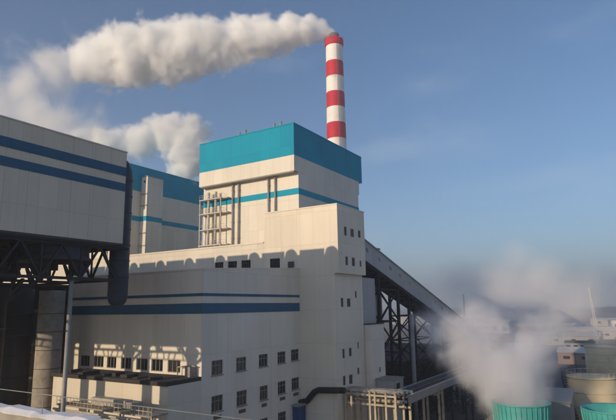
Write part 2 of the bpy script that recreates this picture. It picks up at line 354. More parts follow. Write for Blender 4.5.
uh = [(90.0, 91.1, 45.7, 47.45), (92.6, 94.2, 45.7, 47.35), (96.0, 97.2, 45.9, 47.4), (90.2, 91.3, 39.9, 41.6), (92.9, 94.3, 39.9, 41.6), (96.3, 97.2, 39.95, 41.2)]
u = MB().wall('F', 87.3, -65.2, -47.77, 38.3, 51.4, fh); u.wall('R', -47.77, 87.3, 99, 38.3, 51.4, uh)
u.quad((-65.2, 87.3, 51.4), (-47.77, 87.3, 51.4), (-47.77, 99, 51.4), (-65.2, 99, 51.4)); u.quad((-47.77, 99, 38.3), (-65.2, 99, 38.3), (-65.2, 99, 51.4), (-47.77, 99, 51.4)); u.quad((-65.2, 99, 45), (-65.2, 87.3, 45), (-65.2, 87.3, 51.4), (-65.2, 99, 51.4))
u.quad((-48.8, 87.3, 38.3), (-48.8, 99, 38.3), (-47.77, 99, 38.3), (-47.77, 87.3, 38.3))
u.build('upper_wall', 'tower', tw)
MB().box(-65.25, -47.7, 87.2, 99.1, 51.403, 51.65).build('coping', 'tower', tw)
lh = [(89.6, 90.65, 31.95, 33.7), (92.1, 93.6, 31.95, 33.6), (95.6, 96.4, 33.7, 35.1), (89.7, 90.65, 22.5, 24.2), (92.3, 93.5, 22.6, 24.2), (95.95, 96.6, 23.8, 25.1), (89.65, 90.7, 17.6, 19.35), (92.05, 93.55, 17.5, 19.25), (95.6, 96.5, 18.95, 20.2)]
u = MB().wall('F', 87.3, -65.2, -48.69, 0, 38.297); u.wall('R', -48.69, 87.3, 99, 0, 38.297, lh); u.quad((-48.69, 99, 0), (-65.2, 99, 0), (-65.2, 99, 38.297), (-48.69, 99, 38.297))
u.build('lower_wall', 'tower', tw)
for h in fh: win(tw, 'F', 87.3, h, 4, 2, frame='dark_trim')
for h in uh: win(tw, 'R', -47.77, h, 2, 1)
for h in lh: win(tw, 'R', -48.69, h, 2, 1)
MB().box(-59.0, -57.8, 86.9, 87.29, 39.8, 41.0).build('louvre_box', 'dark_trim', tw)
MB().box(-58.7, -58.1, 86.98, 87.28, 38.9, 39.797).build('louvre_spout', 'dark_trim', tw)
# downpipe in the corner and dark lagged pipe stepping up the front wall
MB().tube([(-56.9, 86.9, 14.4), (-54.9, 86.9, 14.9), (-53.2, 86.7, 16.6), (-52.3, 86.7, 17.0), (-46.8, 86.7, 17.3)], 0.55, 12).build('lagged_pipe', 'dark_duct', tw)
rear = thing('elevator_shaft', (-52, 104, 0), 'plain grey shaft standing under the conveyor behind the tower', 'building')
MB().box(-60, -49.3, 99.1, 106.5, 0, 38.0).build('wall', 'galv', rear)
sh = [(103.2, 104.0, 18.6, 19.6)]
side = thing('switch_house', (-52, 102, 0), 'plain pale annex beside the tower foot with one small window', 'building')
wmb = MB().wall('R', -47.5, 99.3, 106.3, 0, 28.3, sh); wmb.wall('F', 99.3, -49.25, -47.5, 0, 28.3); wmb.quad((-49.25, 99.3, 28.3), (-47.5, 99.3, 28.3), (-47.5, 106.3, 28.3), (-49.25, 106.3, 28.3)); wmb.quad((-47.5, 106.3, 0), (-49.25, 106.3, 0), (-49.25, 106.3, 28.3), (-47.5, 106.3, 28.3))
wmb.build('wall', 'low', side); win(side, 'R', -47.5, sh[0], 1, 2)
MB().box(-49.3, -47.4, 99.2, 106.4, 28.303, 28.5).build('coping', 'dark_trim', side)

# ------------------------------------------------------------------ striped workshop block in front of the bay
XL, YL = -56.61, 60.32
ws = thing('workshop_block', (-73, 74, 0), 'pale workshop block with two blue stripes and barred windows in shade', 'building')
rh = [(62.5, 65.1, 22.0, 24.2), (68.3, 70.9, 22.0, 24.15), (74.35, 76.9, 22.05, 24.15), (79.85, 82.4, 22.1, 24.15), (84.2, 86.85, 22.2, 24.25),
      (62.6, 65.2, 16.65, 19.0), (68.5, 71.1, 16.55, 18.9), (74.6, 76.9, 16.55, 18.9), (79.9, 82.4, 16.8, 19.0), (84.3, 86.9, 16.95, 19.1), (79.9, 82.4, 11.4, 13.75), (74.6, 76.9, 11.3, 13.6), (68.5, 71.1, 11.2, 13.6)]
lw = [(-81.9, -79.2, 21.7, 23.8), (-78.3, -75.9, 21.75, 23.85), (-74.7, -72.2, 21.85, 23.9), (-70.95, -68.3, 21.95, 24.0), (-67.4, -64.8, 22.1, 24.1), (-63.7, -61.0, 22.25, 24.25), (-85.6, -83.0, 21.7, 23.8)]
lw = [(a, b_, 22.45, 24.3) for a, b_, c, d in lw]
ws_ = MB().wall('R', XL, YL, 87.29, 0, 38.0, rh)
ws_.quad((XL, YL, 38), (XL, 87.29, 38), (XL, 87.29, 39.5), (XL, YL, 38.02))
ws_.wall('F', YL, -90, XL, 0, 38.0, lw); ws_.quad((-90, YL, 0), (-90, YL, 38), (-90, 87.29, 39.5), (-90, 87.29, 0))
ws_.build('wall', 'low', ws)
MB().hexa([(-90.1, YL - 0.06, 38.0), (XL + 0.06, YL - 0.06, 38.0), (XL + 0.06, 87.29, 39.5), (-90.1, 87.29, 39.5), (-90.1, YL - 0.06, 38.22), (XL + 0.06, YL - 0.06, 38.22), (XL + 0.06, 87.29, 39.7), (-90.1, 87.29, 39.7)]).build('roof', 'low', ws)
for z0, z1 in ((33.95, 34.4), (31.3, 32.88)):
    MB().box(-90.0, XL + 0.05, YL - 0.05, 87.25, z0, z1).build('stripe', 'blue', ws)
for h in rh: win(ws, 'R', XL, h, 3, 2, bar=0.16, depth=0.24, sill=True)
for h in lw: win(ws, 'F', YL, h, 3, 1, bar=0.13, depth=0.24)
for h in rh[5:10]:
    g_ = MB()
    for i in range(4): g_.box(XL + 0.003, XL + 0.12, h[0] + 0.5, h[1] - 0.4, h[2] - 1.05 + i * 0.14, h[2] - 0.97 + i * 0.14)
    g_.build('vent_grille', 'dark_trim', ws)
porch = thing('porch', (-56, 85.8, 0), 'dark blue steel porch in the corner beside the tower', 'porch')
MB().box(XL + 0.01, -55.4, 84.5, 87.0, 0, 14.2).build('wall', 'door', porch); MB().box(XL + 0.01, -55.0, 84.1, 87.2, 14.203, 14.5).build('roof', 'trim', porch)
# annex with flat black roof below the left windows
an = thing('annex', (-68, 57, 0), 'low annex with black flat roof and sunlit cream front under the windows', 'building')
MB().box(-83, XL - 0.002, 53.74, YL - 0.003, 0, 21.6).build('wall', 'bay', an)
MB().box(-83.2, XL + 0.02, 53.4, YL - 0.06, 21.603, 22.15).build('roof', 'roof', an)
MB().box(-58.6, -57.6, 58.9, 60.2, 22.153, 23.6).build('hatch', 'trim', an)
MB().tube([(-60.8, 59.6, 22.2), (-60.8, 59.6, 23.4), (-58.0, 59.6, 23.75), (-57.2, 59.6, 23.6)], 0.09, 8).build('vent_pipe', 'pipe', an)
rnd = random.Random(4)
for i in range(9):
    x = -82.6 + i * 2.6; MB().box(x, x + rnd.uniform(0.5, 1.6), 54.0 + rnd.random(), 55.6 + rnd.random(), 22.153, 22.3 + rnd.random() * 0.45).build('roof_kerb', 'roof', an)
# small steel platform with lagged duct in front of the annex
pf = thing('pipe_platform', (-62, 50, 0), 'railed steel platform carrying a pale lagged duct before the annex', 'platform')
MB().box(-74, -53.9, 48.6, 51.4, 18.6, 18.8).build('deck', 'concrete', pf)
for x in (-73.6, -67, -60.4, -54.2): MB().box(x - 0.15, x + 0.15, 48.8, 49.1, 0, 18.597).build('post', 'rack', pf)
MB().box(-67.8, -60.6, 49.9, 51.2, 18.95, 19.95).build('duct', 'pipe', pf); MB().box(-60.597, -58.4, 50.0, 51.1, 19.0, 19.8).build('fan_box', 'greypipe', pf)
rl = MB()
for z in (19.3, 19.85): rl.bar((-74, 48.7, z), (-54, 48.7, z), 0.08)
for i in range(26): rl.bar((-74 + i * 0.8, 48.7, 18.8), (-74 + i * 0.8, 48.7, 19.85), 0.06)
rl.build('railing', 'rack', pf)
for k, z in enumerate((17.9, 18.2)): MB().tube([(-74, 48.5 - 0.3 * k, z), (-54, 48.5 - 0.3 * k, z)], 0.16, 8).build('pipe', 'pipe', pf)

# ------------------------------------------------------------------ air cooled condenser on columns (left)
AX, AY0, AY1 = -59.0, 19.6, 47.0
ZB, ZT = 40.9, 53.7; AXL = -143.0
ac = thing('air_cooled_condenser', (-100, 34, 0), 'grey wind wall with two dark blue stripes raised on a steel truss and columns', 'condenser')
n = 10
for i in range(n):
    a = AY0 + (AY1 - AY0) * i / n; b_ = AY0 + (AY1 - AY0) * (i + 1) / n; d = 0.012 * ((i * 7) % 3)
    MB().box(AX - 0.2 + d, AX + d, a + 0.012, b_ - 0.012, ZB, ZT).build('panel', 'wind', ac)
for z0, z1 in ((50.32, 51.53), (48.14, 49.25)): MB().box(AX - 0.1, AX + 0.06, AY0, AY1 + 0.02, z0, z1).build('stripe', 'blue', ac)
MB().box(AX - 0.35, AX + 0.09, AY0, AY1 + 0.05, ZT + 0.003, ZT + 0.16).build('coping', 'wind', ac)
MB().box(AX - 0.3, AX + 0.08, AY0, AY1, ZB - 0.3, ZB - 0.003).build('base_trim', 'dark_trim', ac)
PITCH = 9.31; RX = [-61.75 - PITCH * k for k in range(9)]
# wall facing the plant: panels between the steam risers, a slit left beside each riser
for k, x in enumerate(RX):
    if k == 0:
        MB().box(x + 1.75, AX - 0.21, AY1 - 0.2, AY1, ZB, ZT - 0.3).build('panel', 'wind', ac)
    lo_ = x - PITCH + 1.75; hi_ = x - 1.95
    MB().box(lo_, hi_, AY1 - 0.2, AY1, ZB, ZT).build('panel', 'wind', ac)
    MB().box(hi_ + 0.003, x - 0.6, AY1 - 0.2, AY1, ZB, ZT - 4.2).build('panel', 'wind', ac)
    MB().box(x - 0.597, x + 1.747, AY1 - 0.2, AY1, ZB, ZT - 0.9).build('panel', 'wind', ac)
    # riser: vertical duct with flange rings, elbow at the foot and into the wall at the top
    r = MB(); zb = 0 if k == 0 else 4.6
    r.tube([(x, 48.75, 32.55 + zb), (x, 48.75, 32.7 + zb), (x, 48.75, 33.1 + zb), (x, 48.75, 33.8 + zb), (x, 48.75, 50.6), (x, 48.65, 51.7), (x, 48.2, 52.5), (x, 47.4, 52.8), (x, 46.4, 52.9)], [0.25, 0.8, 1.15, 1.35, 1.35, 1.3, 1.22, 1.1, 1.0], 20)
    ro = r.build('steam_riser', 'duct', ac)
    for z in (36.5, 38.8, 41.0, 43.3, 45.6, 48.0, 50.3): MB().lathe((x, 48.75, z), [(1.34, 0), (1.43, 0.0), (1.43, 0.12), (1.34, 0.12)], 20).build('flange', 'duct', ro)
    MB().box(x - 1.6, x + 1.6, 47.02, 49.0, 40.3, 40.55).build('collar_bracket', 'steel', ro)
MB().box(AXL, AXL + 0.2, AY0, AY1, ZB, ZT).build('end_wall', 'wind', ac)
MB().box(AXL + 0.21, AX - 0.21, AY0, AY0 + 0.2, ZB, ZT).build('back_wall', 'wind', ac)
MB().box(AXL, AX - 0.05, AY0, AY1 - 0.21, ZB - 0.55, ZB - 0.31).build('fan_deck', 'steel', ac)
# A-frame roofs of the heat exchanger streets, below the top of the wind wall
for k in range(8):
    x = RX[k] - PITCH * 0.5
    MB().hexa([(x - 4.4, AY0 + 1, 42.0), (x + 4.4, AY0 + 1, 42.0), (x + 4.4, AY1 - 1, 42.0), (x - 4.4, AY1 - 1, 42.0), (x - 0.3, AY0 + 1, 50.0), (x + 0.3, AY0 + 1, 50.0), (x + 0.3, AY1 - 1, 50.0), (x - 0.3, AY1 - 1, 50.0)]).build('heat_exchanger', 'steel', ac)
# truss
ZC0, ZC1 = 36.0, 40.2
def truss(a, b_, nb, name='truss', w=0.34):
    a = Vector(a); b_ = Vector(b_); up = Vector((0, 0, ZC1 - ZC0)); mb = MB()
    mb.bar(a, b_, w); mb.bar(a + up, b_ + up, w)
    for i in range(nb):
        p = a.lerp(b_, i / nb); q = a.lerp(b_, (i + 1) / nb); m_ = (p + q) / 2
        mb.bar(p, m_ + up, 0.24); mb.bar(m_ + up, q, 0.24)
        if i: mb.bar(p, p + up, 0.2)
    return mb.build(name, 'steel', ac)
for x in (-59.5, -68.6, -77.9, -87.2, -96.5, -115): truss((x, AY0 + 0.4, ZC0), (x, AY1 - 0.5, ZC0), 5)
for y in (AY0 + 0.5, 24.0, 33.6, AY1 - 0.7): truss((-142, y, ZC0 - 0.02), (AX - 0.6, y, ZC0 - 0.02), 17)  # includes a second near-side truss, out of view, added to thicken the dappled shade
for x in (-64.0, -73.3, -82.6, -91.9):
    for y in (27.0, 40.5):
        fr = MB().lathe((x, y, 38.6), [(4.3, 1.6), (4.1, 0.9), (4.15, 0.3), (4.6, -0.25), (4.5, -0.3), (4.0, 0.3), (3.98, 0.9), (4.2, 1.6)], 28).build('fan_ring', 'duct', ac)
        fb = MB()
        for q in range(5):
            a = q * 2 * math.pi / 5 + 0.3; fb.bar((x + 0.3 * math.cos(a), y + 0.3 * math.sin(a), 39.3), (x + 3.8 * math.cos(a), y + 3.8 * math.sin(a), 39.45), 0.5, 0.08)
        fb.tube([(x, y, 37.2), (x, y, 39.6)], 0.45, 10); fb.build('fan_blades', 'steel', fr)
MB().box(AXL, AX - 0.3, AY0 + 0.05, AY0 + 0.25, 37.3, ZB - 0.56).build('fascia', 'steel', ac)  # solid strip out of view, added to cut sunlight above the wall's dapples
hg = MB(); rnd = random.Random(6)
for i in range(60):
    x = AX - 1 - i * 1.35; hg.bar((x, AY0 + 0.5, 36.0), (x - rnd.uniform(-0.7, 0.7), AY0 + 0.5, 34.9), 0.2)
hg.bar((AX - 1, AY0 + 0.5, 34.85), (AXL + 1, AY0 + 0.5, 34.85), 0.16); hg.build('dapple_lattice', 'steel', ac)  # unseen hanging bars, added to break up the sunlight on the low walls
COLS = [(-63.6, 33.5), (-77.4, 33.5), (-97.0, 33.5), (-109, 33.5), (-69.9, 25.0), (-84, 25.0), (-102, 25.0), (-116, 25.0)]
for x, y in COLS:
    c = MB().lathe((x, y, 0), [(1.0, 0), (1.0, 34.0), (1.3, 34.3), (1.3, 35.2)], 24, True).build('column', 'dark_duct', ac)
    for z in (6, 12, 18.2, 24.6, 30): MB().lathe((x, y, z), [(1.0, 0), (1.08, 0.0), (1.08, 0.2), (1.0, 0.2)], 24).build('joint_ring', 'dark_trim', c)
    s_ = MB()
    for dx, dy in ((-3.4, -4), (3.4, -4), (-3.4, 4), (3.4, 4)): s_.bar((x, y, 32.6), (x + dx * 0.62, y + dy, ZC0), 0.4)
    s_.build('strut', 'steel', c)
MB().tube([(-59.9, 40.3, 0), (-59.9, 40.3, 35.8)], 0.27, 12).build('drain_pipe', 'greypipe', ac)
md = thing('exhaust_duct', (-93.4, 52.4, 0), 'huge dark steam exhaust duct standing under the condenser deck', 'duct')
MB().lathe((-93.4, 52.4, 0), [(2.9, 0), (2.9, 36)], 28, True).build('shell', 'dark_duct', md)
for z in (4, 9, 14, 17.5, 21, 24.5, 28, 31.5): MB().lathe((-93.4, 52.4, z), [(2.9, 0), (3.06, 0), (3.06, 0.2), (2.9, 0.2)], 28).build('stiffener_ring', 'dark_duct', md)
sc_ = thing('concrete_column', (-85.6, 54.2, 0), 'thick round concrete column, sunlit low down and dark above, beside the drain pipe', 'column')
MB().lathe((-85.9, 54.4, 0), [(2.05, 0), (2.05, 35.5)], 36, True).build('shaft', 'concrete', sc_)
for z in (5, 9, 13, 16.6, 19.6, 22.6, 25.6, 28.6, 31.6): MB().lathe((-85.9, 54.4, z), [(2.04, 0), (2.08, 0.02), (2.08, 0.1), (2.04, 0.12)], 36).build('joint_ring', 'dark_trim', sc_)
th = thing('turbine_hall', (-120, 72, 0), 'hall wall beneath the condenser, coloured near black for deep shade', 'building')
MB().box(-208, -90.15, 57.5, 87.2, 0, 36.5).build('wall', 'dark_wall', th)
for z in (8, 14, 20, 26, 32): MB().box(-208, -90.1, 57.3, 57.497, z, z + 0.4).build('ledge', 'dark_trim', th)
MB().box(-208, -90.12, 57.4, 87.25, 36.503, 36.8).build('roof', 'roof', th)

# ------------------------------------------------------------------ roof edge the picture is taken from, with snow and a thin rail
hb = thing('viewing_roof', (-12, 0, 0), 'snow covered roof parapet with thin rail at the bottom edge', 'parapet')
MB().box(-40, 2, -14, 9.9, 0, 27.9).build('building_body', 'concrete', hb)
MB().box(-40, -6.0, 9.91, 10.35, 0, 28.84).build('parapet_wall', 'concrete', hb)
sn = MB(); rnd = random.Random(2); xs = [-40 + i * 0.35 for i in range(98)]; prof = []
for x in xs:
    w_ = 0.06 * math.sin(x * 2.1) + 0.05 * math.sin(x * 5.3) + rnd.uniform(-0.03, 0.03)
    prof.append([(x, 9.84 - w_ * 0.6, 28.83), (x, 9.80 - w_ * 0.5, 28.90), (x, 9.95, 28.98 + w_ * 0.5), (x, 10.25, 29.0 + w_ * 0.4), (x, 10.43, 28.90), (x, 10.41, 28.83)])
for p, q in zip(prof, prof[1:]):
    for k in range(5): sn.quad(p[k], p[k + 1], q[k + 1], q[k]); sn.smooth[-1] = True
so = sn.build('snow_cap', 'snow', hb)
rl = MB().tube([(-40, 10.0, 29.5), (-6, 10.0, 29.5)], 0.013, 8)
rl.build('rail', 'greypipe', hb)
for x in (-20.5, -15.9, -11.2, -7): MB().tube([(x, 10.0, 28.7), (x, 10.0, 29.5)], 0.011, 8).build('rail_post', 'greypipe', hb)

# ------------------------------------------------------------------ chimney
cx_, cy_ = -162.2, 298.5
ch = thing('chimney', (cx_, cy_, 0), 'tall chimney banded in red and white behind the boiler house', 'chimney')
rad = lambda z: 5.75 + (215 - z) * 0.0105
edges = [0, 85.5, 97.0, 108.5, 120.0, 131.0, 142.3, 153.4, 164.4, 175.4, 186.6, 197.8, 209.5]
for i, (a, b_) in enumerate(zip(edges, edges[1:])):
    MB().lathe((cx_, cy_, 0), [(rad(a), a), (rad((a + b_) / 2), (a + b_) / 2), (rad(b_), b_)], 40).build('band', 'white' if i % 2 == 1 or i == 0 else 'red', ch)
MB().lathe((cx_, cy_, 0), [(rad(209.5), 209.5), (6.5, 210.2), (6.5, 214.4), (3.6, 214.6)], 40).build('gallery_ring', 'red', ch)
MB().lathe((cx_, cy_, 0), [(3.55, 214.5), (3.55, 219), (3.2, 219), (3.2, 214.5)], 28).build('flue', 'soot', ch)
gr = MB()
for i in range(16):
    a = i * 2 * math.pi / 16; gr.bar((cx_ + 6.4 * math.cos(a), cy_ + 6.4 * math.sin(a), 214.4), (cx_ + 6.4 * math.cos(a), cy_ + 6.4 * math.sin(a), 215.6), 0.12)
gr.lathe((cx_, cy_, 215.5), [(6.33, 0), (6.47, 0), (6.47, 0.14), (6.33, 0.14), (6.33, 0)], 32); gr.build('handrail', 'red', ch)
ld = MB()
for da in (-0.05, 0.05): ld.tube([(cx_ + (rad(z) + 0.35) * math.cos(-0.75 + da), cy_ + (rad(z) + 0.35) * math.sin(-0.75 + da), z) for z in (60, 135, 209)], 0.09, 6)
ld.build('ladder', 'soot', ch)

# ------------------------------------------------------------------ coal conveyor and trestles
cv = thing('coal_conveyor', (-51, 160, 0), 'inclined grey conveyor gallery sloping down from the tower into steam', 'conveyor')
SL = 0.2665
zt = lambda y: 45.9 - SL * (y - 100.75)
GX0, GX1, YE = -54.2, -48.7, 232
seg = 6.0; y = 99.05; i = 0
while y < YE:
    y2 = y + seg; j = 0.015 * (i % 2)
    MB().hexa([(GX1 - 0.12, y, zt(y) - 4.2), (GX1 + j, y, zt(y) - 4.2), (GX1 + j, y2 - 0.03, zt(y2) - 4.2), (GX1 - 0.12, y2 - 0.03, zt(y2) - 4.2), (GX1 - 0.12, y, zt(y)), (GX1 + j, y, zt(y)), (GX1 + j, y2 - 0.03, zt(y2)), (GX1 - 0.12, y2 - 0.03, zt(y2))]).build('side_panel', 'galv', cv)
    ym = y + 2.4; MB().hexa([(GX1 + 0.0, ym, zt(ym) - 2.1), (GX1 + 0.035, ym, zt(ym) - 2.1), (GX1 + 0.035, ym + 1.1, zt(ym + 1.1) - 2.1), (GX1, ym + 1.1, zt(ym + 1.1) - 2.1), (GX1, ym, zt(ym) - 1.3), (GX1 + 0.035, ym, zt(ym) - 1.3), (GX1 + 0.035, ym + 1.1, zt(ym + 1.1) - 1.3), (GX1, ym + 1.1, zt(ym + 1.1) - 1.3)]).build('window', 'glass', cv)
    y = y2; i += 1
YE = y
sl = lambda x0, x1, d0, d1: MB().hexa([(x0, 99.05, zt(99.05) + d0), (x1, 99.05, zt(99.05) + d0), (x1, YE, zt(YE) + d0), (x0, YE, zt(YE) + d0), (x0, 99.05, zt(99.05) + d1), (x1, 99.05, zt(99.05) + d1), (x1, YE, zt(YE) + d1), (x0, YE, zt(YE) + d1)])
sl(GX0, GX0 + 0.12, -4.2, 0).build('side_wall', 'galv', cv)
sl(GX0 - 0.25, GX1 + 0.25, 0.003, 0.22).build('roof', 'galv', cv)
sl(GX0 + 0.13, GX1 - 0.13, -4.1, -3.9).build('floor', 'steel', cv)
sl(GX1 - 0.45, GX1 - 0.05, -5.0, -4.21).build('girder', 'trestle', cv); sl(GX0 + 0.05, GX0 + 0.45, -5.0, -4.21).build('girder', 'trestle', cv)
k = 0
for k in range(44):
    y = 100 + k * 3.0; MB().box(GX0 + 0.46, GX1 - 0.46, y, y + 0.25, zt(y) - 4.9, zt(y) - 4.3).build('cross_beam', 'trestle', cv)
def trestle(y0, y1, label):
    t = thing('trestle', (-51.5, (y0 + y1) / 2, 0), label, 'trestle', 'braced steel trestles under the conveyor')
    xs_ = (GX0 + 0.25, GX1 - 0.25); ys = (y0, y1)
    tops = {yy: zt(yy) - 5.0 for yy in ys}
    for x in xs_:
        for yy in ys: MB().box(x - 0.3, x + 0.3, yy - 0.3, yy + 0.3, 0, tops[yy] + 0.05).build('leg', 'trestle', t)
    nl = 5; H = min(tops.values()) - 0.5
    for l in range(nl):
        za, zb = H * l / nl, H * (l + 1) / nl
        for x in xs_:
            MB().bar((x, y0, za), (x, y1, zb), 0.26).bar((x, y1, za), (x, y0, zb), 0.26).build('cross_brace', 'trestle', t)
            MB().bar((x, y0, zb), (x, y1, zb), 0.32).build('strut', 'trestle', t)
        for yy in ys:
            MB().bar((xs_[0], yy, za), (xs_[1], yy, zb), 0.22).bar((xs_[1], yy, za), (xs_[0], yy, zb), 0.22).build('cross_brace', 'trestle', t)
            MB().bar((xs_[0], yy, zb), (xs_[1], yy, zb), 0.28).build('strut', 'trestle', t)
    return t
trestle(107.5, 118.3, 'dark cross braced trestle nearest the tower, under the high end of the conveyor')
trestle(125.0, 141.5, 'dark cross braced trestle half veiled by steam, under the middle of the conveyor')
trestle(165.0, 176.0, 'short trestle hidden in steam under the low end of the conveyor')
MB_dp = thing('downcomer', (-47.2, 121, 0), 'pale grey vertical pipe standing between the two dark trestles', 'pipe')
MB().tube([(-47.2, 121.8, 0), (-47.2, 121.8, 30)], 0.5, 12).build('shaft', 'greypipe', MB_dp)
cs = thing('coal_shed', (-80, 190, 0), 'low dark coal shed behind the conveyor trestles', 'shed')
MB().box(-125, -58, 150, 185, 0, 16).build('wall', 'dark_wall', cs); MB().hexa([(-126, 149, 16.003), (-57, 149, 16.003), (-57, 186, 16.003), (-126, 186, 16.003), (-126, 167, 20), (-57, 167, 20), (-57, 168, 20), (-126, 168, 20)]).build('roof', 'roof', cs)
dh = thing('transfer_house', (-51.5, 236, 0), 'small grey transfer house at the low end of the conveyor', 'building')
MB().box(-58, -45, YE + 0.1, YE + 10, 0, 16).build('wall', 'galv', dh); MB().box(-58.4, -44.6, YE - 0.0, YE + 10.4, 16.003, 16.4).build('roof', 'roof', dh)
ax = thing('rear_block', (-75, 150, 0), 'grey duct house just showing above the conveyor roof', 'building')
MB().box(-63, -57, 116, 127, 0, 46.6).build('wall', 'galv', ax); MB().box(-63.1, -56.9, 115.9, 127.1, 46.603, 46.9).build('roof', 'dark_trim', ax)

# ------------------------------------------------------------------ pipe rack and pipe bridge
pr = thing('pipe_rack', (-43, 91, 0), 'sunlit yellowish pipe rack with many posts at the tower foot', 'pipe rack')
for x in (-48.2, -47.0, -43.3, -42.3, -40.2, -38.4):
    for yy in (89.6, 93.2): MB().box(x - 0.17, x + 0.17, yy - 0.17, yy + 0.17, 0, 17.0).build('post', 'rack', pr)
for yy in (89.6, 93.2):
    for z in (14.6, 16.2): MB().box(-48.4, -38.2, yy - 0.12, yy + 0.12, z, z + 0.32).build('beam', 'rack', pr)
for x in (-48.2, -43.3, -38.4):
    for z in (14.92, 16.25): MB().box(x - 0.14, x + 0.14, 89.73, 93.07, z, z + 0.26).build('cross_beam', 'rack', pr)
for i, (yy, z, rr) in enumerate(((90.1, 16.85, 0.26), (90.9, 16.95, 0.36), (91.9, 16.85, 0.28), (92.7, 16.9, 0.3), (91.2, 15.25, 0.3), (92.2, 15.2, 0.26))):
    MB().tube([(-48.6 + 0.2 * (i % 3), yy, z), (-37.9 + 0.5 * (i % 4), yy, z)], rr, 12).build('pipe', ('pipe', 'rack', 'greypipe')[i % 3], pr)
for s in (0, 1):
    MB().bar((-48.2, 89.6, 13.2), (-47.0, 89.6, 10 - 4 * s), 0.12).build('brace', 'rack', pr)
for x in (-42.3, -40.2): MB().bar((x, 89.6, 5), (x + 2.0 if x > -41 else x + 2.1, 89.6, 13.0), 0.12).bar((x + 2.0, 89.6, 5), (x, 89.6, 13.0), 0.12).build('brace', 'rack', pr)
pbr = thing('pipe_bridge', (-38.5, 140, 0), 'grey pipe bridge on posts running away from the rack toward the steam', 'pipe bridge')
for x in (-40.9, -37.6): MB().box(x - 0.12, x + 0.12, 93.6, 190, 14.6, 15.9).build('girder', 'greypipe', pbr)
MB().box(-40.77, -37.73, 93.6, 190, 15.2, 15.35).build('deck', 'steel', pbr)
for i, (x, z, rr) in enumerate(((-40.3, 15.8, 0.3), (-39.5, 15.75, 0.26), (-38.8, 15.85, 0.34), (-38.1, 15.75, 0.22), (-39.9, 16.7, 0.25), (-39.0, 16.75, 0.3))):
    MB().tube([(x, 93.8, z), (x, 189.5, z)], rr, 10).build('pipe', ('pipe', 'greypipe', 'duct')[i % 3], pbr)
for yy in (94.2, 110, 112.4, 129, 146, 163, 180):
    for x in (-40.9, -37.6): MB().box(x - 0.2, x + 0.2, yy - 0.2, yy + 0.2, 0, 14.597).build('post', 'rack' if yy < 120 else 'steel', pbr)
    MB().box(-41.1, -37.4, yy - 0.14, yy + 0.14, 13.7, 14.1).build('cross_beam', 'rack', pbr)
cb = thing('control_cabin', (-46, 104, 0), 'small grey cabin between the pipe rack and the trestle', 'cabin')
MB().box(-47.4, -43.6, 101.2, 106.2, 0, 17.4).build('wall', 'galv', cb); MB().box(-47.45, -43.4, 101.0, 106.4, 17.403, 17.65).build('roof', 'trim', cb); MB().box(-43.597, -43.55, 102.6, 104.2, 15.6, 16.7).build('window', 'glass', cb)

# ------------------------------------------------------------------ cooling towers with fan stacks
def fan_tower(x, y, label):
    t = thing('cooling_tower', (x, y, 0), label, 'cooling tower', 'green fan cooling towers')
    MB().box(x - 6.6, x + 6.6, y - 6.6, y + 6.6, 0, 9.2).build('cell', 'concrete', t)
    MB().box(x - 6.8, x + 6.8, y - 6.8, y + 6.8, 9.203, 9.6).build('deck', 'concrete', t)
    s = MB().lathe((x, y, 9.603), [(5.5, 0), (4.95, 0.9), (4.72, 2.0), (4.8, 3.6), (5.02, 4.9), (5.02, 5.0), (4.86, 5.0), (4.6, 3.4), (4.55, 2.0), (4.8, 0.9)], 48).build('fan_stack', 'fan', t)
    MB().lathe((x, y, 9.603), [(5.03, 4.82), (5.16, 4.82), (5.16, 5.04), (5.03, 5.04)], 48).build('rim', 'fan', s)
    for k in range(36):
        a = 2 * math.pi * k / 36; ca, sa = math.cos(a), math.sin(a)
        MB().bar((x + 5.06 * ca, y + 5.06 * sa, 10.4), (x + 4.83 * ca, y + 4.83 * sa, 11.8), 0.1).bar((x + 4.83 * ca, y + 4.83 * sa, 11.8), (x + 5.07 * ca, y + 5.07 * sa, 14.4), 0.1).build('rib', 'fan', s)
    h = MB()
    for q in range(6):
        a = q * math.pi / 3 + 0.2; h.bar((x + 0.4 * math.cos(a), y + 0.4 * math.sin(a), 11.6), (x + 4.3 * math.cos(a), y + 4.3 * math.sin(a), 11.8), 0.7, 0.1)
    h.tube([(x, y, 9.7), (x, y, 12)], 0.6, 12); h.build('fan', 'steel', t)
    rl = MB()
    for z in (10.2, 10.7): rl.bar((x - 6.7, y - 6.7, z), (x + 6.7, y - 6.7, z), 0.06); rl.bar((x - 6.7, y - 6.7, z), (x - 6.7, y + 6.7, z), 0.06)
    for i in range(11): rl.bar((x - 6.7 + i * 1.34, y - 6.7, 9.6), (x - 6.7 + i * 1.34, y - 6.7, 10.7), 0.06); rl.bar((x - 6.7, y - 6.7 + i * 1.34, 9.6), (x - 6.7, y - 6.7 + i * 1.34, 10.7), 0.06)
    rl.build('railing', 'rack', t)
    return t
fan_tower(-20.7, 105.0, 'green ribbed fan stack with steam rising out of it')
fan_tower(-5.9, 105.3, 'green ribbed fan stack cut by the picture edge, in front of the cream tank')
jb = thing('junction_box', (-26.6, 99.6, 9.6), 'small white cabinet at the corner of the fan deck', 'cabinet')
MB().box(-27.2, -25.6, 98.9, 100.2, 9.605, 11.0).build('cabinet', 'pipe', jb); MB().box(-27.3, -25.5, 98.8, 100.3, 11.003, 11.1).build('lid', 'pale_roof', jb)

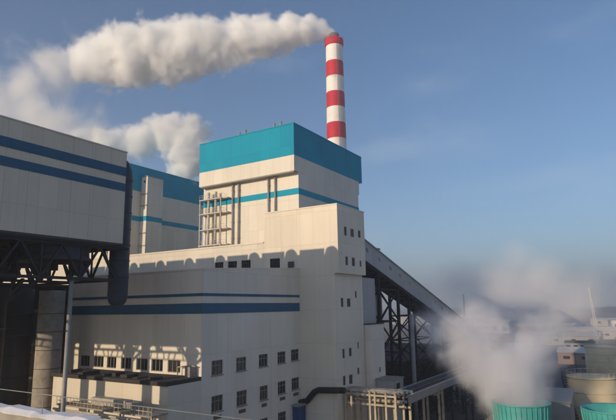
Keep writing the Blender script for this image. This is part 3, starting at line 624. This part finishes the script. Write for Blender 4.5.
# ------------------------------------------------------------------ tanks
def tank(x, y, r, h, label, stair):
    t = thing('storage_tank', (x, y, 0), label, 'tank', 'cream storage tanks')
    MB().lathe((x, y, 0), [(r, 0), (r, h)], 48, True).build('shell', 'tank', t)
    MB().lathe((x, y, h + 0.003), [(r + 0.12, 0), (r + 0.12, 0.25), (r * 0.5, r * 0.10), (0.1, r * 0.14)], 48, True).build('roof', 'tank', t)
    for z in [h * k / 6 for k in range(1, 6)]: MB().lathe((x, y, z), [(r, 0), (r + 0.05, 0.0), (r + 0.05, 0.12), (r, 0.12)], 48).build('seam', 'tank', t)
    if stair:
        a0 = math.radians(195); pts = []; s = MB(); q = MB()
        for k in range(30):
            a = a0 + math.radians(80) * k / 29; z = h * (1 - 0.95 * k / 29); s.bar((x + (r + 0.06) * math.cos(a), y + (r + 0.06) * math.sin(a), z), (x + (r + 0.9) * math.cos(a), y + (r + 0.9) * math.sin(a), z), 0.45, 0.12)
            pts.append((x + (r + 0.9) * math.cos(a), y + (r + 0.9) * math.sin(a), z + 0.15))
        s.tube(pts, 0.12, 6); s.tube([(p[0], p[1], p[2] + 1.0) for p in pts], 0.07, 6); s.build('stair', 'steel', t)
    rl = MB().lathe((x, y, h + 1.2), [(r - 0.05, 0), (r + 0.03, 0), (r + 0.03, 0.08), (r - 0.05, 0.08)], 48)
    for k in range(24):
        a = 2 * math.pi * k / 24; rl.bar((x + r * math.cos(a), y + r * math.sin(a), h + 0.2), (x + r * math.cos(a), y + r * math.sin(a), h + 1.25), 0.06)
    rl.build('railing', 'rack', t)
    return t
tank(-10.7, 128.5, 4.8, 16.7, 'cream tank with a curved outside stair behind the green fan stacks', True)
tank(-15.0, 234.0, 6.0, 15.4, 'farther cream tank in haze behind the one with the stair', False)
ph = thing('pump_house', (-17, 116, 0), 'grey sheet roofed pump house between the fan stack and the cream tank', 'building')
MB().box(-19.2, -13.6, 113.6, 119.5, 0, 13.6).build('wall', 'shed', ph); MB().hexa([(-19.5, 113.3, 13.603), (-13.3, 113.3, 13.603), (-13.3, 119.8, 15.2), (-19.5, 119.8, 15.2), (-19.5, 113.3, 13.8), (-13.3, 113.3, 13.8), (-13.3, 119.8, 15.4), (-19.5, 119.8, 15.4)]).build('roof', 'shed', ph)

# ------------------------------------------------------------------ works background in haze
def shed(x, y, w_, d_, h, label, wall='shed', roof='pale_roof', cat='shed', nwin=0, gable=1.0):
    t = thing('factory_shed' if cat == 'shed' else 'works_building', (x, y, 0), label, cat, 'far works buildings')
    MB().box(x - w_ / 2, x + w_ / 2, y - d_ / 2, y + d_ / 2, 0, h).build('wall', wall, t)
    if gable > 0: MB().hexa([(x - w_ / 2 - 0.5, y - d_ / 2 - 0.5, h + 0.003), (x + w_ / 2 + 0.5, y - d_ / 2 - 0.5, h + 0.003), (x + w_ / 2 + 0.5, y + d_ / 2 + 0.5, h + 0.003), (x - w_ / 2 - 0.5, y + d_ / 2 + 0.5, h + 0.003), (x - w_ / 2 - 0.5, y - 0.3, h + gable), (x + w_ / 2 + 0.5, y - 0.3, h + gable), (x + w_ / 2 + 0.5, y + 0.3, h + gable), (x - w_ / 2 - 0.5, y + 0.3, h + gable)]).build('roof', roof, t)
    else: MB().box(x - w_ / 2 - 0.3, x + w_ / 2 + 0.3, y - d_ / 2 - 0.3, y + d_ / 2 + 0.3, h + 0.003, h + 0.5).build('roof', roof, t)
    for i in range(nwin):
        xx = x - w_ / 2 + w_ * (i + 0.5) / nwin; MB().box(xx - min(1.6, w_ / nwin * 0.3), xx + min(1.6, w_ / nwin * 0.3), y - d_ / 2 - 0.05, y - d_ / 2 - 0.003, h * 0.45, h * 0.7).build('window', 'glass', t)
    return t
shed(10, 560, 190, 26, 7, 'long pale roofed shed across the plain beyond the tanks', gable=3.5, nwin=12)
shed(30, 700, 130, 30, 12, 'white flat roofed hall beside the far mast', wall='pale_roof', gable=0, cat='hall', nwin=8)
shed(-95, 640, 90, 30, 8, 'low grey shed with brown end behind the steam', wall='brickish', gable=3, nwin=6)
shed(-60, 470, 60, 24, 7, 'small grey shed with pale roof in the haze', gable=3, nwin=5)
shed(-190, 700, 60, 24, 16, 'blocky grey works house below the thin dark mast', gable=0, cat='building', nwin=6)
shed(-130, 560, 34, 22, 15, 'narrow three bay works house in the thick of the steam', gable=2, cat='building', nwin=4)
shed(-300, 900, 160, 40, 12, 'wide faint shed near the horizon left of the steam', gable=4, nwin=8)
shed(-20, 330, 44, 20, 6, 'brown walled store behind the farther tank', wall='brickish', gable=2.5, nwin=5)
shed(45, 380, 60, 24, 7, 'pale roofed store at the picture edge behind the tanks', gable=3, nwin=5)
rnd = random.Random(21)
LB = ['grey store with a pale pitched roof, first of the huddle past the tanks', 'brown store with a pale roof in the huddle past the tanks', 'squat flat roofed hut beside the far long shed', 'narrow brown hut at the foot of the pale leaning mast', 'grey garage in front of the white hall', 'small brown workshop at the edge of the snowy field', 'low pale shed near the wooded rise', 'long brown shed in the haze under the rise']
for k, (x, y, w_, d_, h) in enumerate(((-2, 262, 16, 9, 4), (12, 285, 20, 10, 5), (-40, 420, 18, 12, 5), (-45, 540, 16, 12, 7), (20, 610, 36, 14, 6), (-110, 480, 24, 14, 6), (-20, 860, 90, 24, 9), (60, 980, 160, 26, 10))):
    shed(x, y, w_, d_, h, LB[k], wall=('shed', 'brickish')[k % 2], roof=('pale_roof', 'roof')[k % 3 == 2], gable=(2.0, 0, 1.4)[k % 3], nwin=4)
def mast(x, y, h, mat, label, lean=0.0):
    t = thing('lattice_mast', (x, y, 0), label, 'mast', 'far masts')
    mb = MB()
    for dx, dy in ((-1, -1), (1, -1), (1, 1), (-1, 1)): mb.bar((x + dx * 1.1, y + dy * 1.1, 0), (x + dx * 0.4 + lean, y + dy * 0.4, h), 0.28)
    for k in range(10):
        a, c = 1.1 - 0.07 * k, 1.1 - 0.07 * (k + 1); z0, z1 = h * k / 10, h * (k + 1) / 10; l0, l1 = lean * k / 10, lean * (k + 1) / 10
        mb.bar((x - a + l0, y - a, z0), (x + c + l1, y - c, z1), 0.18)
    mb.build('lattice', mat, t)
    MB().box(x - 1.2, x + 1.2, y - 1.2, y + 1.2, 0.004, 1.0).build('footing', 'concrete', t)
    return t
mast(-38, 560, 46, 'pale_roof', 'tall pale mast leaning beside the far white hall', -3.0)
mast(16, 640, 46, 'pale_roof', 'second thinner pale mast near the picture edge')
mast(-195, 690, 46, 'steel', 'thin dark mast above the grey works house in haze')
lp = thing('lamp_post', (-60.5, 186, 0), 'slim pale lamp post on the dark yard before the steam', 'lamp post')
MB().tube([(-34.5, 150, 0), (-34.5, 150, 9.5), (-35.6, 150, 10.2)], 0.13, 8).build('pole', 'pale_roof', lp); MB().box(-36.6, -35.5, 149.8, 150.2, 10.1, 10.3).build('lamp_head', 'pale_roof', lp)
PL = ['wooden power pole by the near stores', 'power pole beside the brown store', 'power pole before the farther tank', 'power pole at the field edge', 'power pole near the long far shed', 'power pole under the pale mast']
for k, (x, y) in enumerate(((-4, 232), (-9, 285), (-28, 268), (-17, 395), (-30, 450), (-52, 600))):
    t = thing('power_pole', (x, y, 0), PL[k], 'power pole', 'power poles past the tanks')
    MB().tube([(x, y, 0), (x, y, 10.5)], [0.2, 0.13], 8).build('pole', 'steel', t); MB().box(x - 1.3, x + 1.3, y - 0.08, y + 0.08, 9.3, 9.5).build('crossarm', 'steel', t)
# yard clutter
rnd = random.Random(11)
for k, (x, y) in enumerate(((-32.5, 160), (-36.5, 172), (-27, 180))):
    t = thing('pipe_stack', (x, y, 0), ['bundle of yellowish pipes lying on the yard nearest the green fan stack', 'bundle of grey concrete pipes lying beside the pipe bridge', 'bundle of yellowish pipes farther out under the steam'][k], 'pipes', 'pipe bundles in the yard')
    for q, (dx, dz) in enumerate(((-0.7, 0.35), (0, 0.35), (0.7, 0.35), (-0.35, 0.95), (0.35, 0.95))): MB().tube([(x + dx, y - 3, dz), (x + dx, y + 3, dz)], 0.33, 10).build('pipe', 'concrete' if k % 2 else 'rack', t)

# ------------------------------------------------------------------ steam
def plume(name, ctrl, label, dens, nscale, amp, width, seed, voxel, step, col_=(1, 1, 1), aniso=-0.2, detail=5.0, grow=1.28, per=3, bias=0.0):
    """steam: a loose skin round a chain of puffs (x, y, z, r); inside it the density falls off from the puffs and is torn by noise"""
    m = bpy.data.materials.new(name + '_vapour'); m.use_nodes = True; nt = m.node_tree; nt.nodes.clear(); L = nt.links
    o = nt.nodes.new('ShaderNodeOutputMaterial'); v = N(nt, 'ShaderNodeVolumePrincipled', Color=(*col_, 1), Anisotropy=aniso); L.new(v.outputs[0], o.inputs['Volume'])
    g = N(nt, 'ShaderNodeNewGeometry'); field = None
    for (x, y, z, r, w) in ctrl:
        d = nt.nodes.new('ShaderNodeVectorMath'); d.operation = 'DISTANCE'; L.new(g.outputs['Position'], d.inputs[0]); d.inputs[1].default_value = (x, y, z)
        f = math_n(nt, 'MULTIPLY_ADD', d.outputs['Value'], -1.0 / r, w)
        field = f if field is None else math_n(nt, 'SMOOTH_MAX', field, f, 0.35)
    # noise pushed about by a slower noise so that it curls
    nw = N(nt, 'ShaderNodeTexNoise', Scale=nscale * 0.6, Detail=2.0); L.new(g.outputs['Position'], nw.inputs['Vector'])
    wv = nt.nodes.new('ShaderNodeVectorMath'); wv.operation = 'MULTIPLY_ADD'; L.new(nw.outputs['Color'], wv.inputs[0]); wv.inputs[1].default_value = (1.1 / nscale,) * 3; L.new(g.outputs['Position'], wv.inputs[2])
    n = N(nt, 'ShaderNodeTexNoise', Scale=nscale, Detail=detail, Roughness=0.58); L.new(wv.outputs[0], n.inputs['Vector'])
    t = math_n(nt, 'ADD', field, math_n(nt, 'MULTIPLY', math_n(nt, 'SUBTRACT', n.outputs[0], 0.5), amp))
    r_ = N(nt, 'ShaderNodeMapRange', **{'From Min': bias, 'From Max': bias + width, 'To Max': dens}); r_.interpolation_type = 'SMOOTHSTEP'; L.new(t, r_.inputs[0]); L.new(r_.outputs[0], v.inputs['Density'])
    m.cycles.volume_step_rate = step
    bm = bmesh.new()
    for a, b_ in zip(ctrl, ctrl[1:]):
        for k in range(per):
            f = k / per; x, y, z, r = [a[q] * (1 - f) + b_[q] * f for q in range(4)]
            bmesh.ops.create_icosphere(bm, subdivisions=2, radius=r * grow, matrix=Matrix.Translation((x, y, z)))
    x, y, z, r, w = ctrl[-1]; bmesh.ops.create_icosphere(bm, subdivisions=2, radius=r * grow, matrix=Matrix.Translation((x, y, z)))
    me = bpy.data.meshes.new(name); bm.to_mesh(me); bm.free()
    ob = bpy.data.objects.new(name, me); col.objects.link(ob); me.materials.append(m)
    md_ = ob.modifiers.new('skin', 'REMESH'); md_.mode = 'VOXEL'; md_.voxel_size = voxel
    tag(ob, label, 'steam', kind='stuff')
    return ob
# puffs: x, y, z, radius, strength at the centre
main = [(-162.4, 298.3, 218.4, 4.2, 1.0), (-165, 296.3, 220.2, 6.0, 1.0), (-170, 292.5, 221.3, 8.2, 1.0), (-178, 287.5, 221.4, 11.2, 1.0), (-189, 281, 220.4, 14, 1.0), (-203, 272.5, 218.4, 16.5, 1.0), (-218, 263.8, 215.4, 18.5, 1.0), (-234, 254.3, 212.3, 20, 1.0), (-250, 245, 210, 23, 1.0), (-266, 235.2, 208.5, 24.5, 1.0), (-282, 225.5, 206.5, 25, 0.97), (-298, 216, 203.5, 23, 0.92), (-311, 208.5, 201.5, 18, 0.8)]
plume('steam_plume', main, 'long white plume trailing from the chimney top across the blue sky', 0.42, 0.080, 1.4, 0.5, 3, 2.5, 0.36, aniso=-0.3, detail=5.0)
tail = [(-305, 210, 205, 26, 0.72), (-326, 198, 198, 28, 0.72), (-348, 185, 188, 30, 0.75), (-370, 172, 182, 32, 0.75), (-345, 172, 163, 32, 0.75), (-316, 176, 158, 30, 0.72), (-298, 184, 148, 28, 0.72), (-282, 196, 136, 26, 0.7), (-268, 207, 122, 22, 0.65), (-330, 168, 138, 34, 0.75), (-300, 186, 118, 26, 0.7)]
plume('steam_plume', tail, 'thin drifting cloud of steam above the grey wind wall', 0.12, 0.036, 2.5, 0.9, 8, 4.0, 0.50, detail=5.0, aniso=-0.3)
p2 = [(-128, 126.5, 75.0, 4.4, 1.0), (-127.5, 126, 79.5, 6.2, 1.0), (-126, 125.5, 85, 8.0, 1.0), (-124.5, 125, 90.5, 8.0, 0.95), (-131, 121, 91, 8, 0.9), (-139, 116, 89, 8.5, 0.85), (-148, 110.5, 88, 8, 0.8), (-158, 104, 88, 7.5, 0.7)]
plume('steam_plume', p2, 'small white puff of steam on the roof of the second boiler house', 0.75, 0.20, 1.7, 0.5, 5, 0.9, 0.36, aniso=-0.3, detail=5.0)
p3 = [(-20.8, 105, 12.8, 5.2, 1.0), (-21.3, 105, 15.5, 6.4, 1.0), (-22.6, 105, 18.5, 8.0, 1.0), (-25, 105, 21.5, 9.0, 0.95), (-29, 104.5, 24.5, 9.0, 0.88), (-34, 104, 27.0, 8.0, 0.75), (-38, 104, 29.0, 6.5, 0.5), (-28, 105, 29, 9.0, 0.62), (-19.5, 106, 24, 8.5, 0.75), (-15.5, 107, 28, 8.5, 0.58)]
plume('steam_plume', p3, 'grey pink steam billowing from the green fan stack over the yard', 0.30, 0.16, 1.9, 0.75, 9, 0.9, 0.40, col_=(0.96, 0.96, 0.99), aniso=-0.1, detail=5.0)
p4 = [(-30, 172, 8, 11, 0.85), (-31, 174, 18, 14, 0.85), (-33, 176, 28, 18, 0.9), (-38, 176, 37, 18, 0.8), (-27, 184, 37, 18, 0.75), (-18, 190, 30, 17, 0.75), (-12, 195, 22, 13, 0.65), (-50, 174, 40, 15, 0.7), (-34, 180, 46, 15, 0.6), (-14, 192, 38, 14, 0.5)]
plume('steam_plume', p4, 'thin farther bank of steam drifting behind the pipe bridge', 0.085, 0.06, 1.35, 0.95, 12, 1.8, 0.5, col_=(0.97, 0.97, 1.0), aniso=-0.3, detail=5.0)
# ------------------------------------------------------------------ winter haze: one closed box of even air round everything
hz = MB().box(-6100, 6100, -1600, 6100, -1.5, 266).build('haze', bpy.data.materials.new('haze_air'))
m = hz.data.materials[0]; m.use_nodes = True; m.node_tree.nodes.clear()
o_ = m.node_tree.nodes.new('ShaderNodeOutputMaterial'); v_ = N(m.node_tree, 'ShaderNodeVolumePrincipled', Color=(0.90, 0.91, 0.95, 1), Density=0.00052, Anisotropy=0.42)
m.node_tree.links.new(v_.outputs[0], o_.inputs['Volume'])
tag(hz, 'pale winter haze over the works', 'haze', kind='stuff')
